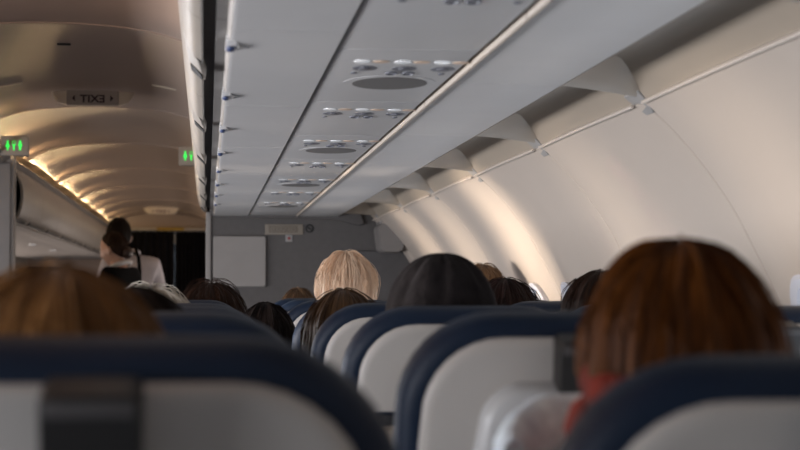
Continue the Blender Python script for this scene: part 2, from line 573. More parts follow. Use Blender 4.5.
def make_bin(mirror=1, name='overhead_bin', label='', L=BINP):
    mx = lambda o: (CX + o) * mirror
    t = thing(name, label, 'overhead bin', (0, 0, 0))
    g = 0.0025
    # door: curved outer skin with thickness
    inner = [(a + 0.0035 + 0.012 * min(1, q / 6), b + 0.003) for q, (a, b) in enumerate(door_out)]
    prof = [(mx(a), CZ + b) for a, b in door_out] + [(mx(a), CZ + b) for a, b in reversed(inner)]
    d = MB().sweep(prof, g, L - g, closed=True).build('bin_door', M['bin'], t, angle=35)
    # latch on the door's lower lip: a wedge with a dark finger hole
    yl = L * 0.5
    la = MB()
    o3 = lambda a, y, z: (mx(a), yl + y, CZ + z)
    la.loft([[o3(-0.050, -0.17, 0.500), o3(-0.038, -0.17, 0.458), o3(-0.034, -0.17, 0.478), o3(-0.044, -0.17, 0.505)],
             [o3(-0.036, 0.0, 0.434), o3(-0.010, 0.0, 0.408), o3(-0.007, 0.0, 0.434), o3(-0.028, 0.0, 0.452)],
             [o3(-0.032, 0.09, 0.430), o3(-0.005, 0.09, 0.406), o3(-0.002, 0.09, 0.432), o3(-0.026, 0.09, 0.448)]])
    la = la.build('latch', M['bin'], d, bevel=0.002)
    MB().loft([[o3(-0.0335, 0.02, 0.4300), o3(-0.0135, 0.02, 0.4068), o3(-0.010, 0.02, 0.420), o3(-0.026, 0.02, 0.44)],
               [o3(-0.032, 0.075, 0.4245), o3(-0.0105, 0.075, 0.4040), o3(-0.006, 0.075, 0.418), o3(-0.024, 0.075, 0.434)]]).build('finger_recess', M['black'], d, smooth=False)
    # dark gap behind the door and grey strip beside it
    MB().sweep([(mx(-0.010), CZ + 0.452), (mx(0.0135), CZ + 0.452), (mx(0.0135), CZ + 0.470), (mx(-0.010), CZ + 0.470)], 0, L, closed=True).build('door_gap', M['gap'], t, smooth=False)
    MB().sweep([(mx(0.0125), CZ + 0.424), (mx(0.031), CZ + 0.424), (mx(0.031), CZ + 0.470), (mx(0.0125), CZ + 0.470)], g, L - g, closed=True).build('sill_strip', M['clip'], t, smooth=False)
    # underside tray with its rounded light edge
    e = [(0.0305, 0.470), (0.0305, 0.420), (0.0325, 0.4125), (0.0365, 0.4080), (0.0365, 0.470)]
    MB().sweep([(mx(a), CZ + b) for a, b in e], g, L - g, closed=True).build('edge_trim', M['edge'], t, angle=50)
    u = [(0.0366, 0.470), (0.0366, 0.4080), (0.039, 0.4072), (0.044, 0.4070), (0.2125, 0.4070), (0.2135, 0.409), (0.2135, 0.470)]
    MB().sweep([(mx(a), CZ + b) for a, b in u], g, L - g, closed=True).build('underside', M['panel'], t, angle=30)
    # body above
    bd = [(0.02, 0.472), (0.88, 0.54), (0.88, 0.62), (0.55, 0.80), (0.10, 0.80), (0.03, 0.74)]
    MB().sweep([(mx(a), CZ + b) for a, b in bd], 0, L, closed=True).build('bin_body', M['gap'], t, smooth=False)
    return t


b0 = None
for i in range(NB):
    lab = 'cream curved overhead luggage bin above the seats, %s' % bin_words[i]
    if b0 is None:
        b0 = make_bin(1, 'overhead_bin', lab)
        b0.location = (0, BIN0, 0)
        b0['group'] = 'overhead bins on the right'
    else:
        dup(b0, (0, BIN0 + BINP * i, 0), lab, 'overhead bins on the right')

# seams beside the service channel
struct(MB().sweep([(X(0.2135), ZB + 0.028), (X(0.2205), ZB + 0.028), (X(0.2205), ZB + 0.05), (X(0.2135), ZB + 0.05)], BIN0 - 1, YB, closed=True).build('trim_channel_gap', M['dark'], smooth=False))
struct(MB().sweep([(X(0.4570), ZB + 0.024), (X(0.4655), ZB + 0.024), (X(0.4655), ZB + 0.05), (X(0.4570), ZB + 0.05)], BIN0 - 1, YB, closed=True).build('trim_outer_gap', M['dark'], smooth=False))
railp = [(X(0.4655), ZB + 0.04), (X(0.4655), ZB + 0.0015), (X(0.4670), ZB - 0.0035), (X(0.4710), ZB - 0.0045), (X(0.4735), ZB - 0.002), (X(0.4735), ZB + 0.04)]
yr = BIN0 - 0.3
while yr < YB - 0.05:
    ye = min(yr + 0.78 * 1.5, YB)
    struct(MB().sweep(railp, yr + 0.003, ye - 0.003, closed=True).build('trim_channel_rail', M['rail']))
    yr = ye

# outer panels from the service channel to the cove, one per sidewall bay
for ya in bays[1:]:
    yb = min(ya + WP, YB)
    g = MB()
    pr = [(0.4735, 0.45), (0.4735, 0.4085), (0.476, 0.4070), (0.60, 0.4065), (0.683, 0.4050), (0.690, 0.4075), (0.6915, 0.4130), (0.6915, 0.45)]
    g.sweep([(X(a), CZ + b) for a, b in pr], ya - 0.125 + 0.0015, (yb if yb == YB else yb - 0.125) - 0.0015, closed=True)
    struct(g.build('trim_outer_panel', M['panel'], angle=30))
    # web filling the cove at each joint, running slantwise from the panel seam to the clip
    if ya < 0.1:
        continue
    rings = []
    for q in range(15):
        f_ = q / 14
        o_ = 0.686 + 0.199 * f_
        yy = ya - 0.135 * (1 - f_) ** 1.5 + 0.01
        cz = max(cove_z(o_) - CZ, 0.4052 - 0.006 * f_ + 0.003)
        bz = 0.4052 - 0.006 * f_ + 0.004 * math.sin(PI * f_)
        sp = 0.03 + 0.085 * math.sin(PI * (0.25 + 0.75 * f_)) ** 0.8 if f_ < 1 else 0.03
        rings.append([(X(o_), yy - sp, CZ + cz + 0.004), (X(o_), yy - sp * 0.35, CZ + bz + (cz - bz) * 0.25 + 0.001), (X(o_), yy - 0.006, CZ + bz + 0.001), (X(o_), yy, CZ + bz), (X(o_), yy + 0.006, CZ + bz + 0.002), (X(o_), yy + 0.012, CZ + cz + 0.004)])
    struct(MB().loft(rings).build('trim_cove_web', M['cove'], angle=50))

# grey clips where two sidewall panels meet
cl = None
cw = ['nearest clip, at the widest cove bay', 'second clip back from the top right corner', 'third clip, over the brightest stretch of sidewall', 'fourth clip, halfway along the cove', 'fifth clip, far along the cove', 'last clip but one before the bulkhead', 'last clip beside the bulkhead']
n = 0
for ya in bays[2:]:
    if ya < 3.0 or ya > YB - 0.05:
        continue
    lab = 'small grey plastic clip between two sidewall panels, ' + cw[min(n, 6)]
    n += 1
    if cl is None:
        g = MB()
        g.loft([[(X(0.862), -0.026, CZ + 0.409), (X(0.862), 0.085, CZ + 0.409), (X(0.876), 0.085, CZ + 0.424), (X(0.876), -0.026, CZ + 0.424)],
                [(X(0.886), -0.022, CZ + 0.387), (X(0.886), 0.075, CZ + 0.387), (X(0.900), 0.075, CZ + 0.405), (X(0.900), -0.022, CZ + 0.405)],
                [(X(0.902), -0.010, CZ + 0.366), (X(0.902), 0.046, CZ + 0.366), (X(0.915), 0.046, CZ + 0.380), (X(0.915), -0.010, CZ + 0.380)]])
        cl = tag(g.build('panel_clip', M['clip'], bevel=0.004), lab, 'clip', 'clips along the right sidewall')
        cl.location = (0, ya, 0)
    else:
        c = cl.copy()
        COL.objects.link(c)
        c.location = (0, ya, 0)
        c['label'] = lab

# ================================================================== PASSENGER SERVICE PANELS
def make_psu(grille):
    t = thing('service_panel', '', 'service panel', (0, 0, 0))
    z = ZB + 0.003
    p = MB().box(X(0.2205), X(0.4568), -0.149, 0.625, z, z + 0.03).build('panel_body', M['psu'], t, bevel=0.002)
    for q, c in enumerate((0.2875, 0.3600, 0.4315)):
        MB().disc((X(c) - 0.0165, 0, z), 0.0150, 0.022, -0.001).build('reading_light', M['lens'], t)
        MB().disc((X(c) + 0.0175, 0, z), 0.0155, 0.017, -0.001).build('call_button', M['button'], t)
        g = MB().disc((X(c) - 0.004, 0.088, z), 0.0225, 0.034, -0.001)
        v = g.build('air_vent', M['vent'], t)
        MB().disc((X(c) - 0.004, 0.088, z - 0.001), 0.011, 0.018, -0.0015).build('vent_nozzle', M['vent'], v)
        if q == 1:
            MB().ring((X(c) - 0.021, 0.146, z - 0.001), 0.0105, 0.0022, 1.7).ring((X(c) + 0.010, 0.146, z - 0.001), 0.0105, 0.0022, 1.7).build('seat_number_ring', M['vent'], t)
        else:
            MB().disc((X(c) + (-0.018 if q == 0 else 0.002), 0.152, z), 0.006, 0.010, -0.002).build('indicator_dot', M['vent'], t)
    if grille:
        MB().disc((X(0.352), 0.298, z), 0.090, 0.112, -0.001, 40).build('grille_surround', M['psu'], t)
        MB().disc((X(0.352), 0.298, z - 0.001), 0.073, 0.096, -0.001, 40).build('speaker_grille', M['grille'], t)
    return t


pw = ['cut by the top edge of the picture', 'nearest with an oval grille', 'just beyond the nearest grille', 'with the second oval grille', 'between the second and third grilles', 'with the third oval grille', 'between the third and last grilles', 'with the last grille at the bulkhead']
pa, pb = make_psu(False), make_psu(True)
pa.location, pb.location = (0, 2.17, 0), (0, 2.95, 0)
for i in range(8):
    lab = 'pale overhead service panel with lights and vents, ' + pw[i]
    src = pb if i % 2 else pa
    loc = (0, 2.17 + 0.78 * i, 0)
    if i < 2:
        tag(src, lab, 'service panel', 'service panels over the seats')
    else:
        dup(src, loc, lab, 'service panels over the seats')
struct(MB().box(X(0.2195), X(0.461), 8.256, YB, ZB + 0.003, ZB + 0.03).build('trim_channel_end', M['psu'], bevel=0.002))

# row markers on the inner edge of the bins
rm = None
rw = ['nearest, at the top of the picture', 'second from the top', 'third from the top', 'fourth from the top', 'fifth from the top', 'sixth from the top', 'seventh from the top', 'last before the bulkhead']
for i in range(8):
    y = 2.75 + 0.705 * i
    lab = 'white marker with blue lens on the bin edge, ' + rw[i]
    if rm is None:
        rm = thing('row_marker', lab, 'marker', (0, y, 0), 0, 'row markers along the bin edge')
        g = MB().loft([[(X(0.0290), -0.035, CZ + 0.409), (X(0.046), -0.035, CZ + 0.4065), (X(0.046), -0.035, CZ + 0.409), (X(0.0295), -0.035, CZ + 0.419)],
                       [(X(0.0275), 0.030, CZ + 0.400), (X(0.050), 0.030, CZ + 0.400), (X(0.052), 0.030, CZ + 0.409), (X(0.0295), 0.030, CZ + 0.419)],
                       [(X(0.0285), 0.040, CZ + 0.403), (X(0.049), 0.040, CZ + 0.403), (X(0.051), 0.040, CZ + 0.409), (X(0.0295), 0.040, CZ + 0.419)]])
        g.build('bracket', M['white'], rm, bevel=0.001)
        MB().ellipsoid((X(0.0365), 0.012, CZ + 0.4005), 0.0075, 0.017, 0.0045).build('lens', M['blue'], rm)
        MB().loft([[(X(0.048), 0.022, CZ + 0.4072), (X(0.048), 0.036, CZ + 0.4072), (X(0.048), 0.036, CZ + 0.402), (X(0.048), 0.022, CZ + 0.402)],
                   [(X(0.066), 0.030, CZ + 0.4072), (X(0.066), 0.036, CZ + 0.4072), (X(0.066), 0.036, CZ + 0.4055), (X(0.066), 0.030, CZ + 0.4055)]]).build('tab', M['white'], rm)
    else:
        dup(rm, (0, y, 0), lab)

# ================================================================== LEFT BINS BEYOND THE PARTITION
fb = None
fw = ['nearest, right behind the partition', 'second behind the partition', 'third behind the partition', 'fourth behind the partition', 'fifth behind the partition, above the flight attendants', 'sixth, farther than the flight attendants', 'seventh, near the curtain', 'eighth, near the curtain', 'ninth, at the curtain']
for i in range(9):
    lab = 'grey curved overhead bin on the left, ' + fw[i]
    y = 9.76 + 1.18 * i
    if fb is None:
        fb = make_bin(-1, 'overhead_bin', lab, 1.18)
        fb.location = (0, y, 0)
        fb['group'] = 'overhead bins on the left'
    else:
        dup(fb, (0, y, 0), lab, 'overhead bins on the left')
struct(MB().sweep([(-X(0.2135), ZB), (-X(0.69), ZB - 0.004), (-X(0.9), ZB - 0.02), (-X(0.9), ZB + 0.05), (-X(0.2135), ZB + 0.05)], 9.76, 20.55, closed=True).build('trim_left_channel', M['psu']))
lt = None
for i in range(4):
    y = 10.55 + 1.9 * i
    lab = 'small bright reading light under the left bins, ' + ['nearest the partition', 'second from the partition', 'third from the partition', 'farthest'][i]
    if lt is None:
        lt = tag(MB().disc((-X(0.36), 0, ZB), 0.03, 0.06, -0.006).build('reading_light', M['lens']), lab, 'reading light', 'reading lights under the left bins')
        lt.location = (0, y, 0)
    else:
        c = lt.copy()
        COL.objects.link(c)
        c.location = (0, y, 0)
        c['label'] = lab

# upper trim between bin door and cove rail, both sides
for sx in (-1, 1):
    for a, b in ([(9.76, 20.55)] if sx < 0 else [(BIN0, YB)]):
        struct(MB().sweep([(sx * 0.590, 1.926), (sx * 0.625, 1.915), (sx * 0.66, 1.80), (sx * 0.64, 1.80)], a, b, closed=True).build('trim_bin_upper', M['bin']))

# cove lamps: one lit diffuser per bay along the left edge of the ceiling
lw = ['nearest, beside the green lavatory sign', 'second from the lavatory sign', 'third from the lavatory sign', 'fourth from the lavatory sign', 'fifth from the lavatory sign', 'sixth from the lavatory sign', 'seventh from the lavatory sign', 'eighth, above the attendants', 'ninth, above the attendants', 'tenth, beyond the attendants', 'eleventh, near the curtain', 'last, at the curtain']
cm = None
for i in range(12):
    y = 8.35 + 1.045 * i
    lab = 'warm glowing cove lamp along the left ceiling edge, ' + lw[i]
    if cm is None:
        cm = thing('cove_lamp', lab, 'lamp', (-0.588, y, 1.962), 0, 'cove lamps along the ceiling edge')
        MB().tube([(0, -0.16, 0), (0, 0.16, 0)], 0.007, 10).build('tube', M['lamp'], cm)
        MB().box(-0.010, 0.010, -0.178, -0.16, -0.012, 0.008).build('socket', M['white'], cm, bevel=0.002)
        MB().box(-0.010, 0.010, 0.16, 0.178, -0.012, 0.008).build('socket', M['white'], cm, bevel=0.002)
    else:
        dup(cm, (-0.588, y, 1.962), lab)
    l = bpy.data.lights.new('cove_lamp_light', 'POINT')
    l.energy = 0.95
    l.color = (1.0, 0.70, 0.36)
    l.shadow_soft_size = 0.012
    lo = bpy.data.objects.new('cove_lamp_light', l)
    COL.objects.link(lo)
    lo.location = (-0.572, y, 1.996)

# ================================================================== SIGNS ON THE CEILING
def text_mesh(body, size, depth):
    cu = bpy.data.curves.new('t', 'FONT')
    cu.body = body
    cu.size = size
    cu.extrude = depth
    cu.align_x = 'CENTER'
    cu.align_y = 'CENTER'
    cu.offset = 0.0012
    to = bpy.data.objects.new('t', cu)
    COL.objects.link(to)
    dg = bpy.context.evaluated_depsgraph_get()
    me = bpy.data.meshes.new_from_object(to.evaluated_get(dg))
    bpy.data.objects.remove(to)
    me.materials.clear()
    return me


def exit_sign(loc, label, letter_mat, face_mat, k=1.0):
    t = thing('exit_sign', label, 'sign', loc)
    hz, hw = 0.034 * k, 0.122
    g = MB().loft([[(-hw, -0.028, 0.07), (hw, -0.028, 0.07), (hw, 0.028, 0.07), (-hw, 0.028, 0.07)], [(-hw, -0.028, 0.035), (hw, -0.028, 0.035), (hw, 0.028, 0.035), (-hw, 0.028, 0.035)], [(-hw, -0.022, -0.034), (hw, -0.022, -0.034), (hw, 0.022, -0.034), (-hw, 0.022, -0.034)]])
    g.build('sign_box', face_mat, t, bevel=0.003)
    for sx in (-1, 1):
        w_ = MB().loft([[(sx * 0.124, -0.020, -0.034), (sx * 0.124, 0.020, -0.034), (sx * 0.124, 0.020, 0.035), (sx * 0.124, -0.020, 0.035)],
                        [(sx * 0.155, -0.016, -0.024), (sx * 0.155, 0.016, -0.024), (sx * 0.155, 0.016, 0.035), (sx * 0.155, -0.016, 0.035)],
                        [(sx * 0.192, -0.006, 0.024), (sx * 0.192, 0.006, 0.024), (sx * 0.192, 0.006, 0.035), (sx * 0.192, -0.006, 0.035)]])
        w_ = w_.build('sign_wing', face_mat if k != 1 else M['wing'], t, bevel=0.003)
        MB().tube([(sx * 0.194, -0.012, 0.034), (sx * 0.186, -0.014, 0.010), (sx * 0.160, -0.018, -0.024)], 0.0042, 6).build('wing_edge', M['wing'], w_)
        MB().box(sx * 0.1235 - 0.0012, sx * 0.1235 + 0.0012, -0.029, -0.02, -0.033, 0.035).build('wing_edge', M['wing'], w_, smooth=False)
    me = text_mesh('EXIT', 0.062, 0.001)
    # the photograph shows the word mirrored
    me.transform(Matrix.Translation((0, -0.0275, -0.006)) @ Matrix.Rotation(R(85), 4, 'X') @ Matrix.Diagonal((-0.93, 0.82, 1, 1)))
    bm = bmesh.new()
    bm.from_mesh(me)
    bmesh.ops.recalc_face_normals(bm, faces=bm.faces)
    bm.to_mesh(me)
    bm.free()
    finish('lettering', me, letter_mat, t, False)
    for sx in (-1, 1):
        MB().loft([[(sx * 0.083, -0.0285, 0.014), (sx * 0.083, -0.0275, -0.018), (sx * 0.097, -0.0280, -0.002)], [(sx * 0.083, -0.022, 0.014), (sx * 0.083, -0.022, -0.018), (sx * 0.097, -0.022, -0.002)]]).build('arrow', letter_mat, t, smooth=False)
    return t


pe = at(93, 98.5, 8.1)
exit_sign((pe.x, pe.y, pe.z), 'near ceiling exit sign with dark mirrored letters and arrows, over the aisle', M['signletter'], M['sign'])
pe = at(161, 211, 19.0)
fs = exit_sign((pe.x, pe.y, pe.z), 'far small pale exit sign with dark red letters, above the black curtain', M['farletter'], M['wing'], 1.01)


def figure(g, cx, kind):
    """flat pictogram standing about cx, 40 mm tall, in the XZ plane"""
    d = (-0.0135, -0.0115)
    P = lambda pts: g.loft([[(cx + a, d[0], b) for a, b in pts], [(cx + a, d[1], b) for a, b in pts]])
    circ = lambda r, z, ox=0: P([(ox + r * math.cos(2 * PI * q / 12), z + r * math.sin(2 * PI * q / 12)) for q in range(12)])
    if kind == 'woman':
        circ(0.0052, 0.020)
        P([(-0.004, 0.0135), (-0.0115, -0.008), (0.0115, -0.008), (0.004, 0.0135)])
        P([(-0.0038, -0.008), (-0.0038, -0.025), (0.0005, -0.025), (0.0005, -0.008)])
        P([(0.0012, -0.008), (0.0012, -0.025), (0.0042, -0.025), (0.0042, -0.008)])
    elif kind == 'man':
        circ(0.0058, 0.020)
        P([(-0.0085, 0.0125), (-0.0085, -0.006), (-0.005, -0.008), (-0.005, -0.025), (0.005, -0.025), (0.005, -0.008), (0.0085, -0.006), (0.0085, 0.0125)])
    else:                                                            # a child with raised arms
        P([(-0.0105, 0.0075), (-0.0085, 0.0095), (-0.003, 0.004), (0.003, 0.004), (0.0085, 0.0095), (0.0105, 0.0075), (0.0035, -0.004), (0.0035, -0.025), (-0.0035, -0.025), (-0.0035, -0.004)])
        for (a0, a1, b0, b1) in ((-0.0075, -0.006, 0.012, 0.024), (0.006, 0.0075, 0.012, 0.024), (-0.0075, 0.0075, 0.0225, 0.024)):
            P([(a0, b0), (a1, b0), (a1, b1), (a0, b1)])


def lav_sign(loc, label):
    t = thing('lavatory_sign', label, 'sign', loc, 0, 'lavatory signs')
    MB().box(-0.080, 0.066, -0.011, 0.04, -0.054, 0.052).build('sign_box', M['lavface'], t, bevel=0.004)
    for cx_, kd in ((-0.043, 'woman'), (-0.010, 'child'), (0.023, 'man')):
        g = MB()
        figure(g, cx_, kd)
        g.build('figure', M['green'], t, smooth=False)
    MB().box(-0.03, 0.03, 0.03, 0.41, -0.03, 0.03).build('mount', M['lavface'], t, smooth=False)
    return t


p = at(16, 145.5, 9.2)
lav_sign((p.x, p.y, p.z), 'lavatory sign with three bright green figures, on the left partition')
p = at(193, 156, 9.5)
lav_sign((p.x, p.y, p.z), 'lavatory sign with two green figures showing, half hidden by the right bins')
# slot and pale bars, their colour standing in for lit slits in the ceiling
p = at(64, 46, 6.6)
tag(MB().box(p.x - 0.026, p.x + 0.026, p.y - 0.012, p.y + 0.012, ceil_z(p.x) + 0.017, ceil_z(p.x) + 0.05).build('ceiling_slot', M['black'], bevel=0.003), 'short dark slot in the aisle ceiling, nearer than the exit sign', 'slot')
for (px, py, lab) in ((10, 87.5, 'pale slim bar painted as a lit slit on the ceiling edge left of the near exit sign'), (164, 90, 'pale slim bar painted as a lit slit on the ceiling right of the near exit sign')):
    p = at(px, py, 7.7)
    z = ceil_z(p.x)
    s_ = 1 if p.x > 0 else -1
    g = MB().loft([[(p.x - 0.055, 7.68, ceil_z(p.x - 0.055) + 0.018), (p.x - 0.055, 7.72, ceil_z(p.x - 0.055) + 0.018), (p.x - 0.055, 7.72, ceil_z(p.x - 0.055) + 0.04), (p.x - 0.055, 7.68, ceil_z(p.x - 0.055) + 0.04)],
                   [(p.x + 0.055, 7.68, ceil_z(p.x + 0.055) + 0.018), (p.x + 0.055, 7.72, ceil_z(p.x + 0.055) + 0.018), (p.x + 0.055, 7.72, ceil_z(p.x + 0.055) + 0.04), (p.x + 0.055, 7.68, ceil_z(p.x + 0.055) + 0.04)]])
    tag(g.build('ceiling_slit_bar', M['wing'], bevel=0.003), lab, 'bracket')

# ================================================================== BULKHEAD FITTINGS
YF = YB - 0.002


def wall_rect(px0, py0, px1, py1, Y):
    a, b = at(px0, py1, Y), at(px1, py0, Y)
    return a.x, b.x, a.z, b.z


x0, x1, z0, z1 = wall_rect(213, 236, 266, 287, YF)
t = thing('wall_panel', 'pale grey square panel on the dark bulkhead beside the aisle', 'panel', ((x0 + x1) / 2, YF, z0))
g = MB()
o = rrect(x1 - x0, x1 - x0, z1 - z0, 0.012, 5)
g.loft([[(u, 0, v) for u, v in o], [(u, -0.014, v) for u, v in o], [(u * 0.97, -0.020, (z1 - z0) / 2 + (v - (z1 - z0) / 2) * 0.97) for u, v in o]])
g.build('cover', M['bulkpanel'], t)
MB().tube([(-(x1 - x0) * 0.46, -0.0195, (z1 - z0) * 0.66), ((x1 - x0) * 0.46, -0.0195, (z1 - z0) * 0.66)], 0.0012, 6).build('seam', M['clip'], t)
x0, x1, z0, z1 = wall_rect(265, 224.5, 303, 234.5, YF)
t = thing('placard', 'beige printed placard high on the bulkhead with lines of tiny print', 'placard', ((x0 + x1) / 2, YF, (z0 + z1) / 2))
wd, ht = x1 - x0, z1 - z0
MB().box(-wd / 2, wd / 2, -0.004, 0, -ht / 2, ht / 2).build('plate', M['placard'], t, bevel=0.001)
g = MB()
random.seed(4)
for r_ in range(5):
    xx = -wd * 0.40
    while xx < wd * 0.36:
        l_ = random.uniform(0.006, 0.02)
        zz = ht * (0.32 - 0.145 * r_)
        g.box(xx, min(xx + l_, wd * 0.40), -0.0048, -0.0035, zz - 0.0022, zz + 0.0022)
        xx += l_ + 0.004
g.build('print', M['ink'], t, smooth=False)
p = at(309.5, 228.5, YF)
t = thing('prohibition_mark', 'round dark crossed-out symbol beside the beige placard', 'symbol', (p.x, YF, p.z))
m_ = Matrix.Rotation(R(90), 4, 'X')
MB().ring((0, 0, 0), 0.0195, 0.0035).xf(m_).build('ring', M['black'], t)
MB().box(-0.018, 0.018, -0.002, 0.002, -0.003, 0.003).xf(Matrix.Rotation(R(45), 4, 'Y')).build('bar', M['black'], t, smooth=False)
g = MB().box(-0.011, 0.004, -0.0015, 0.001, -0.0025, 0.0025).box(0.005, 0.009, -0.0015, 0.001, -0.0025, 0.0025)
g.build('cigarette', M['black'], t, smooth=False)
p = at(289, 238.3, YF)
t = thing('small_notice', 'tiny pinkish square notice with a dark red dot under the placard', 'notice', (p.x, YF, p.z))
MB().box(-0.018, 0.018, -0.002, 0, -0.018, 0.018).build('plate', M['clip'], t, bevel=0.001)
MB().disc((0, 0, 0), 0.008, 0.008, 0.003).xf(Matrix.Rotation(R(90), 4, 'X')).build('dot', M['red'], t)
# crew unit in the corner between bulkhead and sidewall
p = at(391, 238, YB - 0.20)
t = thing('corner_unit', 'grey rounded box hanging in the corner where bulkhead meets sidewall', 'box', (p.x, p.y, p.z))
o = rrect(0.115, 0.135, 0.145, 0.03, 6)
g = MB().loft([[(u, -0.06, v - 0.0725) for u, v in o], [(u * 1.06, -0.045, (v - 0.0725) * 1.04) for u, v in o], [(u * 1.06, 0.198, (v - 0.0725) * 1.04) for u, v in o]])
g.build('housing', M['crew'], t)
MB().box(-0.055, 0.060, -0.052, 0.0, 0.058, 0.066).xf(Matrix.Rotation(R(-10), 4, 'Y')).build('slot', M['black'], t, smooth=False)
MB().tube([(0.085, -0.04, 0.06), (0.115, -0.045, 0.02), (0.135, -0.045, -0.05)], 0.010, 8).build('grip', M['crew'], t)
MB().box(-0.06, 0.05, 0.0, 0.19, 0.07, 0.125).build('bracket', M['crew'], t, bevel=0.01)
# dark lower panel on the bulkhead behind the heads
x0, x1, z0, z1 = wall_rect(352, 251, 416, 300, YF)
struct(MB().box(x0, x1, YF - 0.02, YF, 0.3, z1).build('trim_bulkhead_lower', M['gap'], bevel=0.006))

# ================================================================== CURTAIN
t = thing('curtain', 'charcoal pleated curtain drawn across the far end of the aisle', 'curtain', (0, 20.52, 0))
for (xa, xb) in ((-0.60, 0.155), (0.165, 0.60)):
    rings = []
    for zz in (0.02, 0.7, 1.3, 1.85, 1.945):
        rings.append([(xa + (xb - xa) * q / 90, 0.028 * math.sin(q * 0.62 + zz * 0.5) * (1 if zz < 1.9 else 0.6) + 0.01 * math.sin(q * 0.23), zz) for q in range(91)])
    c = MB().loft(rings, False, False).build('curtain_panel', M['curtain'], t, angle=80)
    sm = c.modifiers.new('solid', 'SOLIDIFY')
    sm.thickness = 0.004
MB().tube([(-0.6, 0, 1.948), (0.6, 0, 1.948)], 0.008, 8).build('curtain_rod', M['metal'], t)
g = MB().box(0.150, 0.170, -0.04, -0.03, 1.79, 1.92)
g.build('tie_strap', M['clip'], t, bevel=0.002)
p0, p1 = at(157, 229, 20.49), at(184, 229, 20.49)
tag(MB().box(p0.x, p1.x, 20.485, 20.5, 1.953, 1.992).build('yellow_notice', M['yellow'], bevel=0.002), 'narrow yellow notice strip above the dark curtain', 'notice')

# ================================================================== SEATS
TILT = R(12)
ML = Matrix.Translation((0, 0.157, 0.43)) @ Matrix.Rotation(TILT, 4, 'X')
BL = 0.757                                       # length of the backrest
SW = 0.40


def back_ring(inset, y, w0=0.43, w1=SW, L=BL, r=0.112, dv=0.0):
    return [(u, y, v + inset + dv) for u, v in rrect(w0 - 2 * inset, w1 - 2 * inset, L - 2 * inset, max(0.01, r - inset), 8, max(0.01, 0.03 - inset * 0.5))]


